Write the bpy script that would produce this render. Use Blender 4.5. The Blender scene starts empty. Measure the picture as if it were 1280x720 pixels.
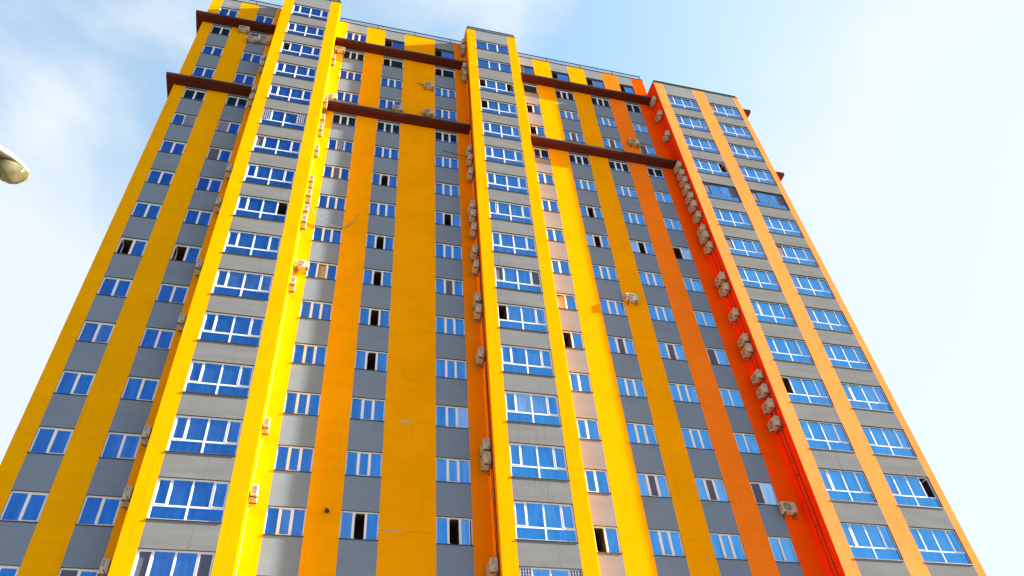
import bpy, bmesh, math, random
from mathutils import Vector, Matrix
random.seed(7)
R = math.radians
sc = bpy.context.scene
COL = sc.collection

# ------------------------------------------------------------------ materials
def new_mat(name):
    m = bpy.data.materials.new(name); m.use_nodes = True
    nt = m.node_tree; b = nt.nodes['Principled BSDF']
    return m, nt, b

def N(nt, t, **kw):
    n = nt.nodes.new(t)
    for k, v in kw.items():
        if k in n.inputs: n.inputs[k].default_value = v
        else: setattr(n, k, v)
    return n

def plaster(name, rgb, rough=0.9, blotch=0.15, streak=(0.35, 0.35, 2.0), streak_amt=0.10, bump=0.25, seams=True, fine=0.06, drip=0.12):
    """painted render: blotches, trowel streaks, faint floor joints, drip stains, grain"""
    m, nt, b = new_mat(name); L = nt.links.new
    tc = N(nt, 'ShaderNodeTexCoord')
    mp = N(nt, 'ShaderNodeMapping'); mp.inputs['Scale'].default_value = streak
    L(tc.outputs['Object'], mp.inputs['Vector'])
    n1 = N(nt, 'ShaderNodeTexNoise', Scale=1.0, Detail=6.0, Roughness=0.62); L(mp.outputs[0], n1.inputs['Vector'])
    n2 = N(nt, 'ShaderNodeTexNoise', Scale=0.35, Detail=4.0, Roughness=0.55); L(tc.outputs['Object'], n2.inputs['Vector'])
    n3 = N(nt, 'ShaderNodeTexNoise', Scale=14.0, Detail=3.0, Roughness=0.6); L(tc.outputs['Object'], n3.inputs['Vector'])
    def ma(op, a, bb, **k):
        n = nt.nodes.new('ShaderNodeMath'); n.operation = op
        for i, v in enumerate((a, bb)):
            if isinstance(v, (int, float)): n.inputs[i].default_value = v
            else: L(v, n.inputs[i])
        return n.outputs[0]
    s = ma('MULTIPLY', ma('SUBTRACT', n1.outputs['Fac'], 0.5), streak_amt * 2)
    t = ma('MULTIPLY', ma('SUBTRACT', n2.outputs['Fac'], 0.5), blotch * 2)
    u = ma('MULTIPLY', ma('SUBTRACT', n3.outputs['Fac'], 0.5), fine * 2)
    f = ma('ADD', ma('ADD', ma('ADD', s, t), u), 1.0)
    # drip streaks running down
    mp2 = N(nt, 'ShaderNodeMapping'); mp2.inputs['Scale'].default_value = (5.0, 5.0, 0.16)
    L(tc.outputs['Object'], mp2.inputs['Vector'])
    n4 = N(nt, 'ShaderNodeTexNoise', Scale=1.0, Detail=3.0, Roughness=0.5); L(mp2.outputs[0], n4.inputs['Vector'])
    dr = N(nt, 'ShaderNodeMapRange'); dr.inputs[1].default_value = 0.60; dr.inputs[2].default_value = 0.80
    dr.inputs[3].default_value = 0.0; dr.inputs[4].default_value = drip
    L(n4.outputs['Fac'], dr.inputs[0])
    f = ma('SUBTRACT', f, dr.outputs[0])
    if seams:
        sp = N(nt, 'ShaderNodeSeparateXYZ'); L(tc.outputs['Object'], sp.inputs[0])
        wob = ma('MULTIPLY', n2.outputs['Fac'], 0.05)
        z = ma('ADD', sp.outputs['Z'], wob)
        fr = ma('FRACT', ma('DIVIDE', z, 3.0), 0.0)
        d = ma('ABSOLUTE', ma('SUBTRACT', fr, 0.18), 0.0)
        line = ma('LESS_THAN', d, 0.006)
        br = ma('GREATER_THAN', n1.outputs['Fac'], 0.5)
        f = ma('SUBTRACT', f, ma('MULTIPLY', ma('MULTIPLY', line, br), 0.14))
    mx = N(nt, 'ShaderNodeVectorMath', operation='SCALE'); mx.inputs[0].default_value = rgb
    L(f, mx.inputs['Scale']); L(mx.outputs[0], b.inputs['Base Color'])
    b.inputs['Roughness'].default_value = rough
    b.inputs['Specular IOR Level'].default_value = 0.0
    bp_ = N(nt, 'ShaderNodeBump', Strength=bump, Distance=0.02)
    h = ma('ADD', n3.outputs['Fac'], n1.outputs['Fac']); L(h, bp_.inputs['Height'])
    L(bp_.outputs[0], b.inputs['Normal'])
    return m

def simple(name, rgb, rough=0.6, metal=0.0, noise=0.12, scale=9.0, spec=0.4):
    m, nt, b = new_mat(name); L = nt.links.new
    tc = N(nt, 'ShaderNodeTexCoord')
    n = N(nt, 'ShaderNodeTexNoise', Scale=scale, Detail=5.0, Roughness=0.6); L(tc.outputs['Object'], n.inputs['Vector'])
    mr = N(nt, 'ShaderNodeMapRange'); mr.inputs[1].default_value = 0.25; mr.inputs[2].default_value = 0.75
    mr.inputs[3].default_value = 1 - noise; mr.inputs[4].default_value = 1 + noise
    L(n.outputs['Fac'], mr.inputs[0])
    mx = N(nt, 'ShaderNodeVectorMath', operation='SCALE'); mx.inputs[0].default_value = rgb
    L(mr.outputs[0], mx.inputs['Scale']); L(mx.outputs[0], b.inputs['Base Color'])
    b.inputs['Roughness'].default_value = rough; b.inputs['Metallic'].default_value = metal
    b.inputs['Specular IOR Level'].default_value = spec
    return m

GOLD = (0.86, 0.345, 0.0012)
ORANGE = (0.92, 0.205, 0.012)
ORANGE_SHADE = (0.80, 0.040, 0.002)
M = {}
M['gold'] = plaster('gold_paint', GOLD)
M['lemon'] = plaster('lemon_paint', (0.80, 0.375, 0.001))
M['orange'] = plaster('orange_paint', ORANGE)
M['deep_orange'] = plaster('deep_orange_paint', (0.92, 0.095, 0.002))  # orange stripe with the corner's shade and bounce put into the colour
M['gold_deep'] = plaster('amber_paint', (0.82, 0.235, 0.0015))  # gold with corner shade and bounce painted in; also colours the joint strip
M['peach'] = plaster('peach_paint', (0.93, 0.285, 0.072))  # the same orange, its sunlit paleness put into the colour
M['topgrey'] = plaster('top_grey_render', (0.225, 0.245, 0.255), streak=(0.5, 0.5, 2.2), streak_amt=0.16, blotch=0.10, seams=False, bump=0.2)
M['red'] = plaster('red_paint', ORANGE_SHADE)  # orange bay side, reddened to paint in its shade and wall bounce
M['grey'] = plaster('grey_render', (0.180, 0.242, 0.315), streak=(0.5, 0.5, 1.9), streak_amt=0.13, blotch=0.10, seams=False, bump=0.15)
M['palegrey'] = plaster('pale_grey_render', (0.196, 0.202, 0.203), streak=(0.5, 0.5, 2.6), streak_amt=0.26, blotch=0.10, seams=False, bump=0.10, drip=0.22)
M['pinkgrey'] = plaster('warm_grey_render', (0.225, 0.220, 0.228), streak=(0.5, 0.5, 2.2), streak_amt=0.16, blotch=0.08, seams=False)  # bay grey of the sunlit column, sun's warmth put into the colour
M['ledge'] = plaster('ledge_brown', (0.078, 0.017, 0.010), rough=0.8, seams=False)
M['drip'] = simple('ledge_edge_metal', (0.035, 0.018, 0.014), 0.55)
M['coping'] = simple('coping_metal', (0.045, 0.035, 0.045), 0.5, 0.2)
M['rail'] = simple('railing_metal', (0.03, 0.027, 0.045), 0.5, 0.3)
M['upvc'] = simple('white_frame', (0.80, 0.80, 0.80), 0.35, noise=0.05)
M['darkframe'] = simple('dark_frame', (0.12, 0.11, 0.11), 0.4)
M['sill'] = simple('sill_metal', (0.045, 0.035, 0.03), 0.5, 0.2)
M['room'] = simple('room_dark', (0.035, 0.028, 0.022), 0.9, noise=0.5, scale=2.0)
M['curtain'] = simple('curtain_cloth', (0.55, 0.42, 0.25), 0.95, noise=0.25, scale=6.0)
M['screen'] = simple('insect_mesh', (0.085, 0.10, 0.155), 0.8, noise=0.15, scale=5)
M['lattice'] = simple('lattice_white', (0.42, 0.41, 0.40), 0.5)
M['ac'] = simple('ac_casing', (0.44, 0.405, 0.30), 0.5, noise=0.16, scale=3.5)
M['acdark'] = simple('ac_grille_dark', (0.11, 0.10, 0.09), 0.6)
M['bracket'] = simple('bracket_steel', (0.12, 0.09, 0.07), 0.6, 0.2)
M['cable'] = simple('cable_black', (0.03, 0.02, 0.018), 0.7)
M['hose'] = simple('hose_grey', (0.30, 0.26, 0.2), 0.7)
M['asphalt'] = simple('asphalt', (0.055, 0.055, 0.055), 0.9, noise=0.25, scale=40)
M['paving'] = simple('paving', (0.27, 0.255, 0.23), 0.9, noise=0.15, scale=3)
M['ground'] = simple('ground_soil', (0.20, 0.18, 0.12), 0.95, noise=0.3, scale=0.2)
M['mortar'] = simple('mortar', (0.50, 0.42, 0.24), 0.95)
M['roof'] = simple('roof_felt', (0.08, 0.08, 0.08), 0.9)
M['lampwhite'] = simple('lamp_housing', (0.78, 0.75, 0.70), 0.4, noise=0.06)
M['pole'] = simple('pole_steel', (0.40, 0.41, 0.41), 0.5, 0.5)
M['reflector'] = simple('lamp_inside', (0.05, 0.04, 0.02), 0.5, noise=0.6, scale=7)

def glass_mat():
    m, nt, b = new_mat('tinted_glass'); L = nt.links.new
    tc = N(nt, 'ShaderNodeTexCoord')
    at = N(nt, 'ShaderNodeAttribute'); at.attribute_name = 'tone'
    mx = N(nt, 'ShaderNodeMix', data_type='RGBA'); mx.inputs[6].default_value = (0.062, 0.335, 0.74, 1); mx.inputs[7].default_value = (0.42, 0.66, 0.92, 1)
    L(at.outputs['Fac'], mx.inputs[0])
    # soft curtain folds seen through the coating
    mp = N(nt, 'ShaderNodeMapping'); mp.inputs['Scale'].default_value = (3.2, 3.2, 0.5); L(tc.outputs['Object'], mp.inputs[0])
    w = N(nt, 'ShaderNodeTexNoise', Scale=1.6, Detail=3.0); L(mp.outputs[0], w.inputs['Vector'])
    mr = N(nt, 'ShaderNodeMapRange'); mr.inputs[1].default_value = .3; mr.inputs[2].default_value = .7; mr.inputs[3].default_value = .84; mr.inputs[4].default_value = 1.14
    L(w.outputs['Fac'], mr.inputs[0])
    sc_ = N(nt, 'ShaderNodeVectorMath', operation='SCALE'); L(mx.outputs[2], sc_.inputs[0]); L(mr.outputs[0], sc_.inputs['Scale'])
    L(sc_.outputs[0], b.inputs['Base Color'])
    b.inputs['Metallic'].default_value = 0.93; b.inputs['Roughness'].default_value = 0.04
    n = N(nt, 'ShaderNodeTexNoise', Scale=0.9, Detail=2.0); L(tc.outputs['Object'], n.inputs['Vector'])
    bu = N(nt, 'ShaderNodeBump', Strength=0.12, Distance=0.02); L(n.outputs['Fac'], bu.inputs['Height']); L(bu.outputs[0], b.inputs['Normal'])
    return m
M['glass'] = glass_mat()

def bowl_mat():
    m, nt, b = new_mat('lamp_bowl_glass'); L = nt.links.new
    tc = N(nt, 'ShaderNodeTexCoord')
    n = N(nt, 'ShaderNodeTexNoise', Scale=5.0, Detail=4.0); L(tc.outputs['Object'], n.inputs['Vector'])
    r = N(nt, 'ShaderNodeValToRGB'); r.color_ramp.elements[0].position = .35; r.color_ramp.elements[0].color = (.16, .125, .016, 1)
    r.color_ramp.elements[1].position = .68; r.color_ramp.elements[1].color = (.55, .52, .30, 1); L(n.outputs['Fac'], r.inputs[0])
    L(r.outputs[0], b.inputs['Base Color'])
    b.inputs['Transmission Weight'].default_value = 0.75; b.inputs['Roughness'].default_value = 0.12; b.inputs['IOR'].default_value = 1.3
    return m
M['bowl'] = bowl_mat()

# ------------------------------------------------------------------ mesh helpers
class MB:
    def __init__(self): self.v = []; self.f = []; self.m = []; self.tone = []
    def quad(self, a, b, c, d, mi=0, tone=0.0):
        i = len(self.v); self.v += [a, b, c, d]; self.f.append((i, i+1, i+2, i+3)); self.m.append(mi); self.tone.append(tone)
    def box(self, x0, x1, y0, y1, z0, z1, mi=0, tone=0.0):
        i = len(self.v)
        self.v += [(x0,y0,z0),(x1,y0,z0),(x1,y1,z0),(x0,y1,z0),(x0,y0,z1),(x1,y0,z1),(x1,y1,z1),(x0,y1,z1)]
        for q in ((0,3,2,1),(4,5,6,7),(0,1,5,4),(1,2,6,5),(2,3,7,6),(3,0,4,7)):
            self.f.append(tuple(i+k for k in q)); self.m.append(mi); self.tone.append(tone)
    def tube(self, pts, r, n=8, mi=0):
        pts = [Vector(p) for p in pts]; rings = []
        for k, p in enumerate(pts):
            d = (pts[min(k+1, len(pts)-1)] - pts[max(k-1, 0)]).normalized()
            up = Vector((0,0,1)) if abs(d.z) < .9 else Vector((1,0,0))
            u = d.cross(up).normalized(); w = d.cross(u); rr = r[k] if isinstance(r, (list, tuple)) else r
            i = len(self.v); rings.append(i)
            for j in range(n):
                a = 2*math.pi*j/n; q = p + (u*math.cos(a) + w*math.sin(a))*rr; self.v.append(tuple(q))
        for a, b in zip(rings, rings[1:]):
            for j in range(n):
                self.f.append((a+j, a+(j+1)%n, b+(j+1)%n, b+j)); self.m.append(mi); self.tone.append(0)
        for a, rev in ((rings[0], 1), (rings[-1], 0)):
            fc = tuple(a+j for j in range(n)); self.f.append(fc[::-1] if rev else fc); self.m.append(mi); self.tone.append(0)
    def build(self, name, mats, parent=None, smooth=False, bevel=0):
        me = bpy.data.meshes.new(name); me.from_pydata(self.v, [], self.f)
        mats = mats if isinstance(mats, (list, tuple)) else [mats]
        for m in mats: me.materials.append(m)
        me.polygons.foreach_set('material_index', self.m)
        if any(self.tone):
            at = me.attributes.new('tone', 'FLOAT', 'FACE'); at.data.foreach_set('value', self.tone)
        bm = bmesh.new(); bm.from_mesh(me)
        if bevel:
            bmesh.ops.bevel(bm, geom=bm.edges[:], offset=bevel, segments=2, affect='EDGES', profile=.6)
        bmesh.ops.recalc_face_normals(bm, faces=bm.faces[:]) if (smooth or bevel) else None
        bm.to_mesh(me); bm.free()
        if smooth: me.polygons.foreach_set('use_smooth', [True]*len(me.polygons))
        o = bpy.data.objects.new(name, me); COL.objects.link(o)
        if parent: o.parent = parent
        return o

def thing(name, label, cat, loc=(0,0,0), rz=0, group=None):
    o = bpy.data.objects.new(name, None); COL.objects.link(o)
    o.location = loc; o.rotation_euler = (0, 0, rz); o['label'] = label; o['category'] = cat
    o.empty_display_size = 0.3
    if group: o['group'] = group
    return o

def copy_tree(o, parent=None):
    c = o.copy(); COL.objects.link(c)
    if parent: c.parent = parent
    for ch in list(o.children): copy_tree(ch, c)
    return c

# ------------------------------------------------------------------ camera
cam = bpy.data.cameras.new('camera'); co = bpy.data.objects.new('camera', cam); COL.objects.link(co)
Rm = Matrix(((0.967488, -0.124383, -0.220216), (-0.242564, -0.702881, -0.668671), (-0.071615, 0.700348, -0.7102)))
mw = Rm.to_4x4(); mw.translation = Vector((0.0, -30.3752, 1.5957)); co.matrix_world = mw
cam.sensor_width = 36.0; cam.lens = 977.662*36/1280; cam.clip_end = 6000; cam.clip_start = 0.1
sc.camera = co

# ------------------------------------------------------------------ sun and sky
AZ, EL = R(81.5), R(27.5)
SD = Vector((math.sin(AZ)*math.cos(EL), -math.cos(AZ)*math.cos(EL), math.sin(EL)))
sl = bpy.data.lights.new('sun', 'SUN'); sl.energy = 5.0; sl.angle = R(0.5); sl.color = (1.0, 0.93, 0.82)
so = bpy.data.objects.new('sun', sl); COL.objects.link(so); so.rotation_euler = SD.to_track_quat('Z', 'Y').to_euler(); so.location = (60, -60, 90)

w = bpy.data.worlds.new('World'); sc.world = w; w.use_nodes = True
nt = w.node_tree; L = nt.links.new; nt.nodes.clear()
out = nt.nodes.new('ShaderNodeOutputWorld'); bg = nt.nodes.new('ShaderNodeBackground'); L(bg.outputs[0], out.inputs[0])
sky = nt.nodes.new('ShaderNodeTexSky'); sky.sky_type = 'NISHITA'; sky.sun_disc = False
sky.sun_elevation = EL; sky.sun_rotation = math.atan2(SD.x, SD.y); sky.air_density = 1.0; sky.dust_density = 0.6; sky.ozone_density = 1.6; sky.altitude = 100
tc = N(nt, 'ShaderNodeTexCoord')
# thin cloud: noise on the flattened sky direction
sp = N(nt, 'ShaderNodeSeparateXYZ'); L(tc.outputs['Generated'], sp.inputs[0])
def wm(op, a, b):
    n = nt.nodes.new('ShaderNodeMath'); n.operation = op
    for i, v in enumerate((a, b)):
        if isinstance(v, (int, float)): n.inputs[i].default_value = v
        else: L(v, n.inputs[i])
    return n.outputs[0]
zz = wm('ADD', wm('MAXIMUM', sp.outputs['Z'], 0.0), 0.25)
sx = 0.37; cmb = N(nt, 'ShaderNodeCombineXYZ'); L(wm('ADD', wm('DIVIDE', sp.outputs['X'], zz), sx), cmb.inputs[0]); L(wm('DIVIDE', sp.outputs['Y'], zz), cmb.inputs[1])
cn = N(nt, 'ShaderNodeTexNoise', Scale=2.3, Detail=7.0, Roughness=0.52, Distortion=0.3); L(cmb.outputs[0], cn.inputs['Vector'])
mr = N(nt, 'ShaderNodeMapRange', interpolation_type='SMOOTHSTEP'); L(cn.outputs['Fac'], mr.inputs[0])
mr.inputs[1].default_value = 0.45; mr.inputs[2].default_value = 0.66; mr.inputs[3].default_value = 0.0; mr.inputs[4].default_value = 1.0
back = N(nt, 'ShaderNodeMapRange', interpolation_type='SMOOTHSTEP'); L(sp.outputs['Y'], back.inputs[0])
back.inputs[1].default_value = -0.15; back.inputs[2].default_value = 0.35; back.inputs[3].default_value = 0.05; back.inputs[4].default_value = 1.0
veil = N(nt, 'ShaderNodeMapRange', interpolation_type='SMOOTHSTEP'); L(wm('ADD', sp.outputs['X'], wm('MULTIPLY', sp.outputs['Y'], -0.30)), veil.inputs[0])
veil.inputs[1].default_value = 0.02; veil.inputs[2].default_value = 0.86; veil.inputs[3].default_value = 0.0; veil.inputs[4].default_value = 0.9
low = N(nt, 'ShaderNodeMapRange', interpolation_type='SMOOTHSTEP'); L(wm('ADD', sp.outputs['Z'], wm('MULTIPLY', wm('SUBTRACT', cn.outputs['Fac'], 0.5), 0.5)), low.inputs[0])
low.inputs[1].default_value = 0.80; low.inputs[2].default_value = 0.58; low.inputs[3].default_value = 0.0; low.inputs[4].default_value = 0.8
lowb = wm('MULTIPLY', low.outputs[0], wm('MAXIMUM', back.outputs[0], 0.22))
amt = wm('MINIMUM', wm('ADD', wm('MULTIPLY', wm('ADD', wm('MULTIPLY', mr.outputs[0], back.outputs[0]), wm('MULTIPLY', back.outputs[0], 0.62)), 0.58), wm('ADD', wm('MULTIPLY', lowb, wm('SUBTRACT', 1.0, veil.outputs[0])), veil.outputs[0])), 0.93)
mix = N(nt, 'ShaderNodeMix', data_type='RGBA'); L(amt, mix.inputs[0]); tint = N(nt, 'ShaderNodeVectorMath', operation='MULTIPLY'); L(sky.outputs[0], tint.inputs[0]); tm = N(nt, 'ShaderNodeMix', data_type='RGBA'); L(back.outputs[0], tm.inputs[0]); tm.inputs[6].default_value = (0.22, 0.24, 0.52, 1); tm.inputs[7].default_value = (0.60, 1.30, 1.28, 1); L(tm.outputs[2], tint.inputs[1]); L(tint.outputs[0], mix.inputs[6])
mix.inputs[7].default_value = (2.86, 3.06, 3.32, 1)
L(mix.outputs[2], bg.inputs['Color']); bg.inputs['Strength'].default_value = 0.06

sc.view_settings.view_transform = 'Standard'; sc.view_settings.look = 'None'
sc.view_settings.gamma = 1.0; sc.view_settings.exposure = 2.42; sc.view_settings.use_curve_mapping = False
sc.cycles.max_bounces = 8; sc.cycles.diffuse_bounces = 4; sc.cycles.glossy_bounces = 3; sc.cycles.use_denoising = True
sc.cycles.sample_clamp_indirect = 8

# ------------------------------------------------------------------ building
BLD = thing('apartment_building', 'tall apartment block with yellow, orange and grey stripes, blue windows and brown ledges', 'building', (0, 0, 0))
PITCH = 3.0; ROWS = 17
bay_head = lambda r: 63.98 - PITCH*r
tow_head = lambda r: 64.21 - PITCH*r
HB, HT = 1.28, 1.814
DT = -1.31
Z0, ZROOF, ZT, ZT3 = 0.0, 62.38, 62.88, 59.92
DEPTH = 14.0

# pane states.  g glass, d open and dark, s insect screen, l lattice, c curtain, w bright reflection, t sash ajar, n opened deep-blue
ST = {}
def st(col, **rows):
    for k, v in rows.items(): ST[(col, int(k[1:]))] = v
st('t1', r3='dggg', r6='lggl', r7='sggg', r9='gggd', r11='bbbb', r16='s__s')
st('t2', r3='dggd', r4='dggg', r8='tggg', r10='sggs', r11='dggg', r13='gwbg', r16='l__l')
st('t3a', r5='gggd', r6='sggs', r8='sggg', r10='tggn', r12='dggg', r14='tggg', r15='tggg')
st('t3b', r2='sggg', r6='sggs', r8='sggg', r10='gggn', r12='tggg', r14='gggd')
st('a1', r6='gl', r10='dg', r12='bb')
st('a2', r6='lg', r7='sg', r10='dg', r16='sg')
st('b1', r6='glg', r7='gsg', r10='gcg', r11='bbb', r15='gbb')
st('b2', r1='dg', r2='dg', r7='gdg', r9='gdg', r10='gdg', r11='gdg', r12='bdg', r15='bdg')
st('b3', r1='dg', r2='dg', r8='bdg', r10='gsg', r13='ggw', r15='gdt')
st('c1', r1='sg', r2='g', r3='dg', r4='dg', r10='cg', r11='dg', r15='dg')
st('c2', r1='dg', r4='gsg', r7='gdg', r8='wdg', r11='gsg', r14='bsb')
st('c3', r1='dg', r4='gsg', r8='wdg', r11='gsg', r14='bsb')
st('c4', r1='dg', r4='sg', r8='dw', r11='sg', r14='sw')

def pane_bounds(col, r):
    if col[0] == 't':
        if col == 't2' and r in (1, 2): return [0, .34, .66, 1]
        return [0, .205, .495, .785, 1]
    if col == 'c1':
        return {1: [0, .22, 1], 2: [0, 1]}.get(r, [0, .47, 1])
    if r in (1, 2) and col in ('b2', 'b3') or r == 1 and col in ('c2', 'c3', 'c4'): return [0, .37, 1]
    if col in ('a1', 'a2', 'c4'): return [0, .49, 1]
    return [0, .335, .66, 1]

def make_window(col, r, x0, x1, zt, zb, yw):
    """frame (the part itself) with panes, sill, screens, lattices, rooms as sub-parts"""
    pb = pane_bounds(col, r); n = len(pb) - 1
    balcony = col[0] == 't'
    kind = 'balcony_window' if balcony else ('three_pane_window' if n == 3 else 'two_pane_window')
    s = ST.get((col, r), 'g'*n)
    s = (s + 'g'*n)[:n]
    low = balcony and not (col == 't2' and r in (1, 2)) and not (r == 16 and col in ('t1', 't2'))
    dark = (col in ('t3a', 't3b') and r == 6) or (r == 1 and n == 2 and col[0] in 'bc')
    W, H = x1 - x0, zt - zb
    fo, fm = (0.06, 0.075) if balcony else (0.045, 0.095 if n == 3 else 0.075)
    if col in ('a1', 'a2'): fo, fm = 0.06, 0.085
    if col[0:2] == 't3': fo, fm = 0.038, 0.055
    if col == 't2' and r < 3: fo, fm = 0.04, 0.06
    if dark: fo, fm = 0.05, 0.06
    yf0, yf1 = yw + (0.09 if col[0:2] == 't3' else 0.075), yw + 0.15           # frame front / back
    yg = yw + 0.105
    F = MB()
    F.box(x0, x0+fo, yf0, yf1, zb, zt); F.box(x1-fo, x1, yf0, yf1, zb, zt)
    F.box(x0+fo, x1-fo, yf0+.002, yf1, zt-fo, zt); F.box(x0+fo, x1-fo, yf0+.002, yf1, zb, zb+fo)
    ztr = zb + H*0.335 if low else zb + fo/2
    xs = [x0 + W*f for f in pb]
    if low:
        F.box(x0+fo, x1-fo, yf0+.003, yf1-.003, ztr-fm/2, ztr+fm/2)
        F.box(xs[2]-fm/2, xs[2]+fm/2, yf0+.005, yf1-.005, zb+fo, ztr-fm/2)
    zlo = ztr + fm/2 if low else zb + fo
    for k in range(1, n):
        F.box(xs[k]-fm/2, xs[k]+fm/2, yf0-.004, yf1-.004, zlo, zt-fo)
    # opening sashes carry a second, thinner frame
    sash = []
    for k in range(n):
        a = xs[k] + (fo if k == 0 else fm/2); b = xs[k+1] - (fo if k == n-1 else fm/2)
        sash.append((a, b))
    op = {2: [1 if col[0] != 'c' else 0], 3: [1], 4: [0, 3], 1: []}[n]
    for k in op:
        a, b = sash[k]; q = 0.03 if col[0:2] != 't3' else 0.015
        if s[k] in 'gbws_':
            F.box(a, a+q, yf0-.012, yf1-.02, zlo, zt-fo); F.box(b-q, b, yf0-.012, yf1-.02, zlo, zt-fo)
            F.box(a+q, b-q, yf0-.010, yf1-.02, zt-fo-q, zt-fo); F.box(a+q, b-q, yf0-.010, yf1-.02, zlo, zlo+q)
    win = F.build(kind, M['darkframe' if dark else 'upvc'], BLD)
    G = MB(); S = MB(); Lt = MB(); Rm_ = MB(); C = MB(); Sa = MB()
    def pane(a, b, z0, z1, tone):
        # every sheet of glass sits a hair out of true; on some a drawn curtain shows paler behind the tint
        t1, t2 = random.gauss(0, .010), random.gauss(0, .010)
        wx, hz = (b-a), (z1-z0)
        cuts = [(0.0, 0.0, 1.0, 1.0, tone)]
        if hz > .7 and tone < .12 and random.random() < .20:
            top = random.uniform(.72, .9); tc_ = tone + random.uniform(.02, .075)
            if random.random() < .5: cuts = [(0, 0, 1, top, tc_), (0, top, 1, 1, tone)]
            else:
                sd = random.uniform(.3, .7)
                cuts = [(0, 0, sd, 1, tc_), (sd, 0, 1, 1, tone)] if random.random() < .5 else [(0, 0, sd, 1, tone), (sd, 0, 1, 1, tc_)]
        y = lambda u, v: yg + t1*(u-.5)*wx + t2*(v-.5)*hz
        base_i = len(G.v)
        for (u0, v0, u1, v1, tn) in cuts:
            i = len(G.v)
            for u, v in ((u0,v0),(u1,v0),(u1,v1),(u0,v1)): G.v.append((a+u*wx, y(u,v), z0+v*hz))
            G.f.append((i, i+1, i+2, i+3)); G.m.append(0); G.tone.append(tn)
        i = len(G.v)
        for u, v in ((0,0),(1,0),(1,1),(0,1)): G.v.append((a+u*wx, y(u,v)+.0005, z0+v*hz))
        for u, v in ((0,0),(1,0),(1,1),(0,1)): G.v.append((a+u*wx, y(u,v)+.012, z0+v*hz))
        for q in ((7,6,5,4),(0,4,5,1),(1,5,6,2),(2,6,7,3),(3,7,4,0)):
            G.f.append(tuple(i+j for j in q)); G.m.append(0); G.tone.append(tone)
    def room(a, b, z0, z1):
        d = 1.1; y0, y1 = yf1, yf1 + d
        Rm_.quad((a,y1,z0),(b,y1,z0),(b,y1,z1),(a,y1,z1)); Rm_.quad((a,y0,z0),(a,y1,z0),(a,y1,z1),(a,y0,z1))
        Rm_.quad((b,y1,z0),(b,y0,z0),(b,y0,z1),(b,y1,z1)); Rm_.quad((a,y0,z1),(a,y1,z1),(b,y1,z1),(b,y0,z1)); Rm_.quad((a,y1,z0),(a,y0,z0),(b,y0,z0),(b,y1,z0))
    base = 0.005 + random.random()**2*0.07
    for k in range(n):
        a, b = sash[k]; c = s[k]; t = base + abs(random.gauss(0, .03))
        z0, z1 = zlo, zt - fo
        if c == '_': c = 'b'
        if c == 'g': pane(a, b, z0, z1, t)
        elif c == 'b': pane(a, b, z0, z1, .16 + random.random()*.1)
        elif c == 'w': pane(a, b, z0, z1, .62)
        elif c in 'dn':
            if c == 'n': pane(a+.12*(b-a), b, z0, z1-.05, .001)
            room(a, b, z0, z1)
            # the sash stands open into the room
            if c == 'd':
                hx = a if k < n/2 else b; sg = 1 if hx == a else -1
                Sa.box(min(hx, hx+sg*.05), max(hx, hx+sg*.05), yf1-.02, yf1+.45, z0, z0+.05); Sa.box(min(hx, hx+sg*.05), max(hx, hx+sg*.05), yf1-.02, yf1+.45, z1-.05, z1)
                Sa.box(min(hx, hx+sg*.05), max(hx, hx+sg*.05), yf1+.40, yf1+.45, z0+.05, z1-.05)
        elif c == 't':
            pane(a, b - (b-a)*.22, z0, z1, .10); room(b - (b-a)*.22, b, z0, z1)
            Sa.box(b-(b-a)*.22, b-(b-a)*.22+.03, yf0-.02, yf1, z0, z1)
        elif c == 'c':
            pts = 14
            for j in range(pts):
                u0, u1 = a + (b-a)*j/pts, a + (b-a)*(j+1)/pts
                C.quad((u0, yf1+.05+.03*(j%2), z0), (u1, yf1+.05+.03*((j+1)%2), z0), (u1, yf1+.05+.03*((j+1)%2), z1), (u0, yf1+.05+.03*(j%2), z1))
        elif c == 's':
            S.box(a, b, yg-.01, yg+.002, z0, z1)
        elif c == 'l':
            pane(a, b, z0, z1, .001)
            nx = max(3, int((b-a)/.11)); nz = max(4, int((z1-z0)/.14))
            for j in range(nx+1):
                u = a + (b-a)*j/nx; Lt.box(u-.014, u+.014, yf0-.05, yf0-.03, z0, z1)
            for j in range(nz+1):
                v = z0 + (z1-z0)*j/nz; Lt.box(a, b, yf0-.03, yf0-.018, v-.014, v+.014)
    if low:
        for a, b in ((x0+fo, xs[2]-fm/2), (xs[2]+fm/2, x1-fo)): pane(a, b, zb+fo, ztr-fm/2, max(.001, base - .02))
    if G.v: G.build('pane', M['glass'], win)
    if S.v: S.build('insect_screen', M['screen'], win)
    if Lt.v: Lt.build('security_lattice', M['lattice'], win)
    if Rm_.v: Rm_.build('room_interior', M['room'], win)
    if C.v: C.build('curtain', M['curtain'], win)
    if Sa.v: Sa.build('open_sash', M['darkframe' if dark else 'upvc'], win)
    Q = MB(); e = .012 if balcony else .01
    Q.v += [(x0-e, yw-.032, zb-.05), (x1+e, yw-.032, zb-.05), (x1+e, yw+.09, zb-.03), (x0-e, yw+.09, zb-.03),
            (x0-e, yw-.032, zb-.012), (x1+e, yw-.032, zb-.012), (x1+e, yw+.09, zb+.008), (x0-e, yw+.09, zb+.008)]
    for q in ((0,3,2,1),(4,5,6,7),(0,1,5,4),(1,2,6,5),(2,3,7,6),(3,0,4,7)): Q.f.append(q); Q.m.append(0); Q.tone.append(0)
    Q.build('sill', M['sill'], win)
    return win

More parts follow.
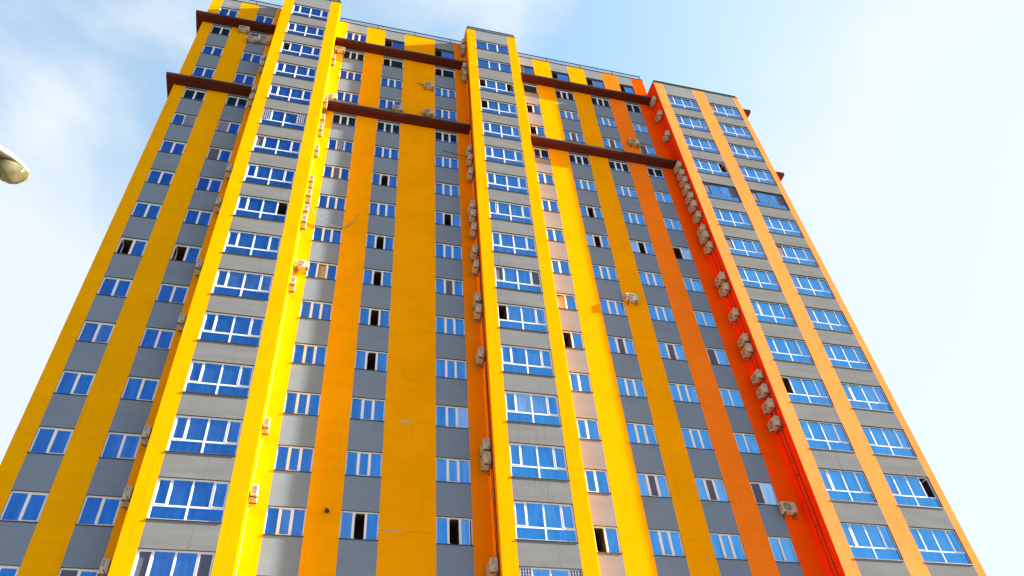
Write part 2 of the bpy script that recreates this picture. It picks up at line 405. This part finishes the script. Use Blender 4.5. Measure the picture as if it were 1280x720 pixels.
def section(name, yw, strips, ztop, rows, head, h, hfun=None):
    """front wall of one section as upright strips; grey strips get window openings"""
    keys = []
    W = MB()
    def mi(k):
        if k not in keys: keys.append(k)
        return keys.index(k)
    for (x0, x1, mat, col) in strips:
        i = mi(mat)
        if not col:
            W.quad((x0,yw,Z0),(x1,yw,Z0),(x1,yw,ztop),(x0,yw,ztop), i); continue
        z = ztop
        for r in rows:
            zt = head(r); zb = zt - (hfun(col, r) if hfun else h)
            W.quad((x0,yw,zt),(x1,yw,zt),(x1,yw,z),(x0,yw,z), mi('topgrey') if z == ztop else i)
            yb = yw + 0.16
            W.quad((x0,yw,zt),(x0,yb,zt),(x1,yb,zt),(x1,yw,zt), mi('sill'))          # head of the opening, coloured dark in place of its soffit shade
            W.quad((x0,yw,zb),(x1,yw,zb),(x1,yb,zb),(x0,yb,zb), i)
            W.quad((x0,yw,zb),(x0,yb,zb),(x0,yb,zt),(x0,yw,zt), i)
            W.quad((x1,yb,zb),(x1,yw,zb),(x1,yw,zt),(x1,yb,zt), i)
            make_window(col, r, x0, x1, zt, zb, yw)
            z = zb
        W.quad((x0,yw,Z0),(x1,yw,Z0),(x1,yw,z),(x0,yw,z), i)
    return W, keys

def finish(name, W, keys):
    return W.build(name, [M[k] for k in keys], BLD)

bay_rows = range(1, ROWS); t_rows = range(1, ROWS); t3_rows = range(2, ROWS)
XL, T1a, T1b, T2a, T2b, T3a, XR = -11.85, -6.47, -2.28, 7.95, 12.08, 23.95, 31.80
W, k = section('A', 0, [(XL,-11.09,'lemon',0),(-11.09,-9.74,'grey','a1'),(-9.74,-8.43,'lemon',0),(-8.43,-7.08,'grey','a2'),(-7.08,T1a,'gold',0)], ZROOF, bay_rows, bay_head, HB)
k.append('side') if False else None
W.quad((XL,DEPTH,0),(XL,0,0),(XL,0,ZROOF),(XL,DEPTH,ZROOF), 0)
finish('recessed_wall', W, k)
W, k = section('B', 0, [(T1b,-1.53,'lemon',0),(-1.53,.04,'grey','b1'),(.04,1.47,'gold',0),(1.47,3.06,'grey','b2'),(3.06,5.51,'gold',0),(5.51,7.11,'grey','b3'),(7.11,T2a,'gold_deep',0)], ZROOF, bay_rows, bay_head, HB)
finish('recessed_wall', W, k)
W, k = section('C', 0, [(T2b,12.70,'gold',0),(12.70,13.88,'pinkgrey','c1'),(13.88,15.39,'gold',0),(15.39,16.96,'grey','c2'),(16.96,18.47,'gold',0),(18.47,20.06,'grey','c3'),(20.06,21.51,'orange',0),(21.51,22.79,'grey','c4'),(22.79,T3a,'deep_orange',0)], ZROOF, bay_rows, bay_head, HB)
i = k.index('orange')
W.quad((T3a,0,ZT3),(T3a,DEPTH,ZT3),(T3a,DEPTH,ZROOF),(T3a,0,ZROOF), i)
finish('recessed_wall', W, k)

def tower(xa, xb, strips, ztop, rows, lm, rm, hfun=None):
    W, k = section('T', DT, strips, ztop, rows, tow_head, HT, hfun)
    for m_ in (lm, rm, 'palegrey'):
        if m_ not in k: k.append(m_)
    il, ir, ip = k.index(lm), k.index(rm), k.index('palegrey')
    yb = 4.0 if xa < 20 else DEPTH
    W.quad((xa,0,0),(xa,DT,0),(xa,DT,ztop),(xa,0,ztop), il)
    W.quad((xb,DT,0),(xb,DEPTH if xa > 20 else 0,0),(xb,DEPTH if xa > 20 else 0,ztop),(xb,DT,ztop), ir)
    if xa < 20:
        # upstand above the lower roof
        W.quad((xa,yb,ZROOF-.3),(xa,0,ZROOF-.3),(xa,0,ztop),(xa,yb,ztop), il); W.quad((xb,0,ZROOF-.3),(xb,yb,ZROOF-.3),(xb,yb,ztop),(xb,0,ztop), ir)
        W.quad((xb,yb,ZROOF-.3),(xa,yb,ZROOF-.3),(xa,yb,ztop),(xb,yb,ztop), ip)
    W.quad((xa,DT,ztop-.04),(xb,DT,ztop-.04),(xb,yb,ztop-.04),(xa,yb,ztop-.04), ip)
    return finish('projecting_bay', W, k)
tower(T1a, T1b, [(T1a,-5.74,'lemon',0),(-5.74,-3.03,'palegrey','t1'),(-3.03,T1b,'lemon',0)], ZT, t_rows, 'gold', 'lemon')
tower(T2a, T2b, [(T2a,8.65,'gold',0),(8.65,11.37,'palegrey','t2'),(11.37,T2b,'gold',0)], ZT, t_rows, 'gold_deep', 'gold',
      lambda c, r: 1.42 if r in (1, 2) else HT)
tower(T3a, XR, [(T3a,24.78,'peach',0),(24.78,27.47,'palegrey','t3a'),(27.47,28.60,'peach',0),(28.60,31.33,'palegrey','t3b'),(31.33,XR,'peach',0)], ZT3, t3_rows, 'red', 'peach')  # peach, red: the bay's orange with sun and side shade put into the colour

# back wall and flat roof
W = MB(); W.quad((XR,DEPTH,0),(XL,DEPTH,0),(XL,DEPTH,ZT3-.2),(XR,DEPTH,ZT3-.2)); W.quad((T3a,DEPTH+.01,ZT3-.2),(XL,DEPTH+.01,ZT3-.2),(XL,DEPTH+.01,ZROOF),(T3a,DEPTH+.01,ZROOF)); W.build('rear_wall', M['grey'], BLD)
W = MB(); W.quad((XL,0,ZROOF-.25),(T3a,0,ZROOF-.25),(T3a,DEPTH,ZROOF-.25),(XL,DEPTH,ZROOF-.25)); W.build('flat_roof', M['roof'], BLD)

# brown ledges wrapping the block
LD = -0.60
def ledge(z, x0, x1, side=None):
    W = MB(); h = .34
    W.box(x0, x1, LD, -0.002, z, z+h)
    W.box(x0-(0.03 if side else 0), x1, LD-.035, LD-.001, z+h-.16, z+h+.035, 1)       # front drip edge
    if side == 'L':
        W.box(x0, XL-.002, -.001, DEPTH, z+.001, z+h); W.box(x0-.035, x0-.001, LD-.03, DEPTH, z+h-.16, z+h+.033, 1)
    return W.build('ledge', [M['ledge'], M['drip']], BLD)
for z in (58.12, 49.10):
    ledge(z, XL-.46, T1a-.003, 'L'); ledge(z, T1b+.003, T2a-.003); ledge(z, T2b+.003, T3a-.003)
    W = MB(); W.box(XR+.002, XR+.80, -1.20, DEPTH, z, z+.34); W.box(XR+.802, XR+.835, -1.22, DEPTH, z+.23, z+.37); W.build('ledge', M['ledge'], BLD)

# copings and roof railings
def coping(x0, x1, y, z, right=None, left=None):
    W = MB(); W.box(x0-.03, x1+.03, y-.03, y+.30, z, z+.07)
    if right: W.box(x1-.27, x1+.04, y+.301, right, z+.001, z+.069)
    if left: W.box(x0-.04, x0+.27, y+.301, left, z+.001, z+.069)
    return W.build('coping', M['coping'], BLD)
coping(XL, T1a-.08, 0, ZROOF, left=DEPTH); coping(T1b+.08, T2a-.08, 0, ZROOF); coping(T2b+.08, T3a, 0, ZROOF, right=DEPTH)
coping(T1a, T1b, DT, ZT, right=4, left=4); coping(T2a, T2b, DT, ZT, right=4, left=4); coping(T3a, XR, DT, ZT3, right=DEPTH, left=-.02)
def railing(x0, x1, y, z, h=.56, step=3.0, sides=0, off=1.5):
    W = MB(); W.tube([(x0,y,z+h),(x1,y,z+h)], .045, 6)
    W.tube([(x0,y,z+h*.55),(x1,y,z+h*.55)], .014, 5)
    x = x0 + .05
    while x <= x1 + .01:
        W.tube([(x,y,z),(x,y,z+h+.05)], .035, 6); x += step
    W.tube([(x1-.05,y,z),(x1-.05,y,z+h+.05)], .035, 6)
    if sides:
        for xx in (x0, x1):
            W.tube([(xx,y,z+h),(xx,y+sides,z+h)], .03, 6)
            for q in range(1, 3): W.tube([(xx,y+sides*q/2,z),(xx,y+sides*q/2,z+h)], .03, 6)
    return W.build('roof_railing', M['rail'], BLD)
railing(XL+.1, T1a-.1, .03, ZROOF+.07); railing(T1b+.1, T2a-.1, .03, ZROOF+.07); railing(T2b+.1, T3a-.1, .03, ZROOF+.07)
railing(T1a+.1, T1b-.1, DT+.03, ZT+.07, .34, sides=4, step=1.3); railing(T2a+.1, T2b-.1, DT+.03, ZT+.07, .34, sides=4, step=1.3)
railing(T3a+.1, XR-.1, DT+.03, ZT3+.07, .22, step=2.4, sides=2)

# pipes and wiring down the sides of the projecting bays
def run(pts, r, mat='cable', name='conduit'):
    W = MB(); W.tube(pts, r, 6); return W.build(name, M[mat], BLD)
def wobble(x, y, z0, z1, amp=.02, n=26):
    return [(x + random.uniform(-.01, .01), y + random.uniform(-amp, amp), z0 + (z1-z0)*i/n) for i in range(n+1)]
run(wobble(T2a-.04, -.98, 6, 56.5), .022); run(wobble(T2a-.03, -.72, 6, 62), .016)
run(wobble(T3a-.04, -.86, 6, 56), .016); run(wobble(T3a-.03, -.55, 6, 57), .011); 
run(wobble(T1b+.03, -.30, 10, 57), .014, 'hose')
for z in (13.3, 22.0, 24.7, 31.0, 37.0, 45.0, 19.2, 16.1):
    run([(T3a-.045, -.86, z), (T3a-.05, -.75, z+.06), (T3a-.045, -.55, z+.12)], .016)
    run([(T2a-.045, -.98, z), (T2a-.05, -.85, z+.1), (T2a-.045, -.72, z+.3)], .018)
# loose wire beside the wide stripe and one over the third window column
run([(4.15,-.03,54.9),(4.5,-.05,54.78),(4.8,-.08,54.75)], .02)
run([(6.0,-.03,46.6),(6.6,-.05,46.45),(7.3,-.05,46.3),(7.7,-.2,46.1)], .015)
W = MB()   # patched joint on the wide stripe
W.box(3.08, 5.49, -.004, 0.0005, 18.13, 18.165); W.build('joint_strip', M['gold_deep'], BLD)
W = MB(); W.box(3.30, 4.05, -.0075, -.0045, 18.11, 18.175); W.build('mortar_patch', M['mortar'], BLD)
W = MB(); W.box(3.75, 4.35, -.005, -.001, 23.72, 23.80); W.box(3.95, 4.2, -.005, -.001, 23.80, 23.85); W.build('mortar_patch', M['mortar'], BLD)

# ------------------------------------------------------------------ air conditioners
def make_ac(label, group):
    t = thing('air_conditioner', label, 'air conditioner', group=group)
    W = MB(); W.box(-.40, .40, -.36, -.07, 0, .56); W.build('casing', M['ac'], t, bevel=.025)
    G = MB()
    # round fan guard: dark disc, rings and bars
    cx, cz, r0 = -.10, .28, .22; n = 24
    i = len(G.v); G.v.append((cx, -.3635, cz))
    for j in range(n): a = 2*math.pi*j/n; G.v.append((cx + r0*math.cos(a), -.3635, cz + r0*math.sin(a)))
    for j in range(n): G.f.append((i, i+1+j, i+1+(j+1)%n)); G.m.append(0); G.tone.append(0)
    for rr in (.07, .12, .17, .225):
        pts = [(cx + rr*math.cos(2*math.pi*j/n), -.371, cz + rr*math.sin(2*math.pi*j/n)) for j in range(n+1)]
        G.tube(pts, .006, 4, 1)
    for j in range(6):
        a = math.pi*j/6; G.tube([(cx - r0*math.cos(a), -.369, cz - r0*math.sin(a)), (cx + r0*math.cos(a), -.369, cz + r0*math.sin(a))], .005, 4, 1)
    G.build('fan_grille', [M['acdark'], M['ac']], t)
    V = MB()
    for j in range(6): V.box(-.4035, -.399, -.33, -.12, .12+.06*j, .145+.06*j)
    for j in range(5): V.box(.399, .4035, -.31, -.24, .26+.05*j, .28+.05*j)
    V.build('side_vents', M['acdark'], t)
    K = MB()
    for x in (-.27, .27):
        K.box(x-.02, x+.02, -.40, 0, -.035, -.002); K.box(x-.02, x+.02, -.03, 0, -.24, -.036)
        K.v += [(x-.012,-.36,-.036),(x+.012,-.36,-.036),(x+.012,-.03,-.22),(x-.012,-.03,-.22),(x-.012,-.33,-.036),(x+.012,-.33,-.036),(x+.012,-.03,-.19),(x-.012,-.03,-.19)]
        b = len(K.v)-8
        for q in ((0,1,2,3),(7,6,5,4),(0,4,5,1),(1,5,6,2),(2,6,7,3),(3,7,4,0)): K.f.append(tuple(b+u for u in q)); K.m.append(0); K.tone.append(0)
    K.build('bracket', M['bracket'], t)
    P = MB(); P.tube([(.40,-.2,.12),(.43,-.2,.10),(.435,-.14,.0),(.43,-.03,-.15),(.42,.0,-.2)], .014, 6); P.build('pipe', M['cable'], t)
    return t
proto = None
def ac(x, y, z, facing, label, group, sx=1.0):
    global proto
    if proto is None: proto = o = make_ac(label, group)
    else: o = copy_tree(proto)
    o['label'] = label; o['group'] = group; o.location = (x, y, z)
    o.rotation_euler = (0, 0, {'front': 0, 'minus': -math.pi/2, 'plus': math.pi/2}[facing])
    o.scale = (sx, sx, sx)
    return o
ORD = ['topmost', 'second from the top', 'third from the top', 'fourth from the top', 'fifth from the top', 'sixth from the top', 'seventh from the top', 'eighth from the top', 'ninth from the top', 'tenth from the top', 'eleventh from the top']

# shaded side of the orange bay
G3 = 'air conditioners on the red side of the peach bay'
z3 = [57.76, 55.47, 52.57, 48.49, 47.53, 46.65, 45.75, 44.78, 43.78, 42.6, 41.22, 40.48, 39.44, 36.37, 35.44, 33.29, 31.21, 30.38, 28.46, 27.42, 26.39, 25.24]
l3 = ['air conditioner on the red side wall at the end of the upper brown ledge',
      'air conditioner alone on the red side wall, first below the upper ledge',
      'air conditioner alone on the red side wall halfway between the two ledges',
      'air conditioner on the red side wall touching the end of the lower ledge',
      'second air conditioner down the tight red-wall column below the lower ledge',
      'third air conditioner down the tight red-wall column below the lower ledge',
      'fourth air conditioner down the tight red-wall column below the lower ledge',
      'fifth air conditioner down the tight red-wall column below the lower ledge',
      'sixth air conditioner down the tight red-wall column below the lower ledge',
      'seventh air conditioner, bottom of the tight red-wall column below the lower ledge',
      'upper unit of the trio just below the long column on the red wall',
      'middle unit of the trio just below the long column on the red wall',
      'lowest unit of the trio just below the long column on the red wall',
      'upper air conditioner of the first close pair on the red wall below the trio',
      'lower air conditioner of the first close pair on the red wall below the trio',
      'single air conditioner between the two close pairs on the red wall',
      'upper air conditioner of the second close pair on the red wall, above the last four',
      'lower air conditioner of the second close pair on the red wall, above the last four',
      'top one of the last four air conditioners low on the red side wall',
      'second of the last four air conditioners low on the red side wall',
      'third of the last four air conditioners low on the red side wall',
      'lowest air conditioner on the red side wall above the empty cable run']
for z, l in zip(z3, l3): ac(T3a, -.66 + random.uniform(-.03, .03), z - .28, 'minus', l, G3, random.uniform(.94, 1.06))

# shaded side of the middle yellow bay
G2 = 'air conditioners on the shaded amber side of the middle yellow bay'
z2 = [61.6, 60.6, 57.6, 56.4, 46.3, 45.2, 43.6, 40.0, 39.2, 37.9, 35.9, 34.6, 31.9, 31.0, 27.9, 22.3, 21.55, 16.4]
l2 = ['topmost air conditioner on the amber side wall just under the roof edge',
      'air conditioner on the amber side wall just above the upper ledge',
      'air conditioner on the amber side wall beside the underside of the upper ledge',
      'air conditioner on the amber side wall, lower of the two beside the upper ledge',
      'upper of three air conditioners on the amber side wall just below the lower ledge',
      'middle of three air conditioners on the amber side wall just below the lower ledge',
      'lowest of three air conditioners on the amber side wall just below the lower ledge',
      'top of the amber wall cluster of five, beside the eighth row of windows',
      'second of the amber wall cluster of five, close under its top unit',
      'third of the amber wall cluster of five, beside a loose cable',
      'fourth of the amber wall cluster of five, beside the ninth row of windows',
      'bottom of the amber wall cluster of five, beside the ninth row sills',
      'upper unit of the close pair at mid height on the amber side wall',
      'lower unit of the close pair at mid height on the amber side wall',
      'single air conditioner on the amber side wall below the mid-height pair',
      'upper unit of the lowest close pair on the amber side wall',
      'lower unit of the lowest close pair on the amber side wall',
      'air conditioner lowest on the amber side wall, at the foot of the picture']
l2[-1] = 'lowest air conditioner of all on the amber side wall, below the last pair'
for z, l in zip(z2, l2): ac(T2a, -.52 + random.uniform(-.05, .05), z - .28, 'minus', l, G2, random.uniform(.92, 1.05))

# sunlit side of the tall yellow bay
G1 = 'air conditioners on the sunlit side of the tall yellow bay'
z1 = [54.78, 48.83, 46.79, 45.5, 43.2, 40.04, 38.74, 37.32, 36.32, 31.35, 22.46, 19.10]
l1 = ['topmost slim air conditioner on the sunlit yellow side wall, between the two ledges',
      'slim air conditioner on the sunlit yellow side wall beside the end of the lower ledge',
      'upper of two slim air conditioners close below the lower ledge on the sunlit yellow side',
      'lower of two slim air conditioners close below the lower ledge on the sunlit yellow side',
      'single slim air conditioner on the sunlit yellow side beside the sixth window row',
      'top of the four slim air conditioners in line on the sunlit yellow side',
      'second of the four slim air conditioners in line on the sunlit yellow side',
      'third of the four in line on the sunlit yellow side, where the loose hose starts',
      'bottom of the four slim air conditioners in line on the sunlit yellow side',
      'slim air conditioner on the sunlit yellow side below the front-facing unit',
      'slim air conditioner low on the sunlit yellow side, second lowest of all',
      'lowest slim air conditioner on the sunlit yellow side with dark side vents']
for z, l in zip(z1, l1): ac(T1b - .02, -.70 + random.uniform(-.06, .06), z - .30, 'plus', l, G1, random.uniform(.84, .95))

# shaded side of the tall yellow bay, next to the building corner
G0 = 'air conditioners half hidden behind the front edge of the tall yellow bay'
z0_ = [53.09, 52.2, 48.88, 47.77, 39.94, 36.81, 31.72, 27.9, 21.49, 18.61, 15.63]
l0 = ['half hidden air conditioner at the yellow edge, upper of two above the lower corner ledge',
      'half hidden air conditioner at the yellow edge, lower of two above the lower corner ledge',
      'half hidden air conditioner at the yellow edge beside the end of the lower corner ledge',
      'half hidden air conditioner at the yellow edge just below the lower corner ledge',
      'half hidden air conditioner at the yellow edge beside the eighth row of two-pane windows',
      'half hidden air conditioner at the yellow edge beside the ninth row of two-pane windows',
      'half hidden air conditioner at the yellow edge beside the eleventh row of two-pane windows',
      'half hidden pale air conditioner at the yellow edge beside the twelfth row of two-pane windows',
      'half hidden air conditioner at the yellow edge beside the fourteenth row of two-pane windows',
      'half hidden pale air conditioner at the yellow edge beside the fifteenth row of two-pane windows',
      'half hidden air conditioner at the yellow edge, lowest of its line, by a grey screen']
for z, l in zip(z0_, l0): ac(T1a - .06, -.62, z - .28, 'minus', l, G0, .98)

# on the recessed walls, facing forward
G5 = 'air conditioners facing forward on the recessed walls'
for x, z, l in ((-8.85, 57.50, 'highest of three clustered air conditioners under the corner of the upper ledge'),
                (-8.10, 56.30, 'air conditioner on grey wall under upper ledge, corner side of a touching pair'),
                (-7.22, 56.42, 'air conditioner on grey wall under upper ledge, bay side of a touching pair'),
                (-1.80, 57.15, 'sunlit yellowish air conditioner on the bright yellow stripe under the upper ledge'),
                (-1.80, 50.25, 'pale air conditioner on the bright yellow stripe just above the lower ledge'),
                (-1.83, 33.05, 'sunlit air conditioner on the bright yellow stripe at mid height beside a curtained window'),
                (5.02, 54.25, 'air conditioner high on the wide golden stripe with a loose wire beside it'),
                (4.98, 50.50, 'air conditioner on the wide golden stripe resting just above the lower ledge'),
                (2.79, 50.30, 'air conditioner hanging under the window beside the wide golden stripe, above the lower ledge'),
                (20.98, 51.33, 'air conditioner on the orange stripe just above the lower ledge'),
                (17.41, 33.85, 'air conditioner alone on the narrow golden stripe at mid height'),
                (23.03, 20.15, 'air conditioner alone on the deep orange stripe beside the lowest two-pane windows')):
    ac(x, -.002, z, 'front', l, G5, .95 if x < 20 else 1.0)

# loose hose hanging from the sunlit side across the grey window column
W = MB()
ctrl = [(-2.05,-.55,38.55),(-1.85,-.4,38.0),(-1.4,-.15,37.55),(-.6,-.10,37.05),(.2,-.09,37.1),(.62,-.08,37.75),(.84,-.06,38.5)]
pts = []
for i in range(len(ctrl)-1):
    p0 = Vector(ctrl[max(i-1,0)]); p1 = Vector(ctrl[i]); p2 = Vector(ctrl[i+1]); p3 = Vector(ctrl[min(i+2,len(ctrl)-1)])
    for s in range(6):
        t = s/6; pts.append(tuple(.5*((2*p1) + (p2-p0)*t + (2*p0-5*p1+4*p2-p3)*t*t + (3*p1-p0-3*p2+p3)*t**3)))
pts.append(ctrl[-1])
W.tube(pts, .028, 6)
h = W.build('drain_hose', M['hose'], smooth=True); h['label'] = 'thin brown hose drooping from a sunlit air conditioner across the grey window column'; h['category'] = 'hose'

# small dark spotlight on the golden stripe low down
t = thing('wall_spotlight', 'tiny black spotlight on the golden stripe between the lowest window columns', 'spotlight', (.85, -.003, 18.85))
W = MB(); W.tube([(0,0,0),(0,-.10,.02)], .03, 8); W.tube([(0,0,-.0),(0,-.015,0)], .07, 10); W.build('arm', M['cable'], t)
W = MB(); W.tube([(-.02,-.06,.10),(0,-.14,.02),(.03,-.24,-.10)], [.05,.08,.10], 10); W.build('lamp_head', M['cable'], t, smooth=False)

# ------------------------------------------------------------------ street lamp
tip = Vector((0, -30.375, 1.596)) + Vector((-.3332, .6067, .7185))*9.5
ax = Vector((.755, .652, .06)).normalized()
sd_ = ax.cross(Vector((0,0,1))).normalized(); up = sd_.cross(ax).normalized()
basep = tip - ax*3.1
SL = thing('street_lamp', 'pale street lamp with dusty yellow glass bowl standing in front of the building', 'street lamp', (basep.x, basep.y, 0))
def loc(p): return tuple(Vector(p) - Vector((basep.x, basep.y, 0)))
def loft(sections, name, mat, closed=True):
    """sections: (t along the axis back from the tip, half width, height up, drop down)"""
    W = MB(); n = 20; rings = []
    for (t_, hw, hu, hd) in sections:
        i = len(W.v); rings.append(i)
        for j in range(n):
            a = 2*math.pi*j/n; c, s_ = math.cos(a), math.sin(a)
            p = tip - ax*t_ + sd_*hw*c + up*((hu if s_ > 0 else hd)*s_)
            W.v.append(loc(p))
    for a, b in zip(rings, rings[1:]):
        for j in range(n):
            W.f.append((a+j, a+(j+1)%n, b+(j+1)%n, b+j)); W.m.append(0); W.tone.append(0)
    for a in (rings[0], rings[-1]):
        W.f.append(tuple(a+j for j in range(n))); W.m.append(0); W.tone.append(0)
    return W.build(name, mat, SL, smooth=True)
loft([(0,.015,.008,.01),(.015,.055,.02,.012),(.06,.095,.045,.014),(.14,.125,.07,.015),(.26,.14,.11,.016),(.40,.138,.115,.018),(.55,.115,.10,.03),(.68,.07,.055,.04),(.78,.04,.04,.035)], 'housing', M['lampwhite'])
loft([(.004,.02,.0,.010),(.018,.06,.0,.06),(.06,.092,.0,.135),(.12,.110,.0,.185),(.19,.112,.0,.20),(.26,.098,.0,.175),(.32,.07,.0,.12),(.36,.03,.0,.05)], 'glass_bowl', M['bowl'])
loft([(.03,.06,-.01,.016),(.2,.128,-.01,.032),(.28,.134,-.01,.05),(.40,.134,-.01,.085),(.52,.122,-.01,.10),(.62,.08,-.01,.08)], 'reflector', M['reflector'])
W = MB(); e = tip - ax*.70
W.tube([loc(e), loc(e - ax*.8 - up*.02), loc(e - ax*1.6 - up*.12), loc(e - ax*2.1 - up*.35), loc(e - ax*2.38 - up*.8), (0,0,tip.z-1.6)], .035, 10); W.build('arm', M['pole'], SL, smooth=True)
W = MB(); W.tube([(0,0,0),(0,0,.4),(0,0,.42),(0,0,tip.z-1.2)], [.11,.11,.085,.05], 14); W.build('pole', M['pole'], SL, smooth=True)
SL.location = (basep.x, basep.y, 0)

# ------------------------------------------------------------------ ground
def sheet(name, x0, x1, y0, y1, z, mat):
    W = MB(); W.quad((x0,y0,z),(x1,y0,z),(x1,y1,z),(x0,y1,z)); o = W.build(name, M[mat]); o['kind'] = 'structure'; return o
sheet('ground', -1500, 1500, -1500, 1500, -.02, 'ground')
sheet('road', -300, 300, -26, -17, -.012, 'asphalt')
W = MB(); W.box(-60, 80, -15.0, -1.6, -.02, .10); W.box(-60, 80, -40, -28, -.02, .10); o = W.build('pavement', M['paving']); o['kind'] = 'structure'
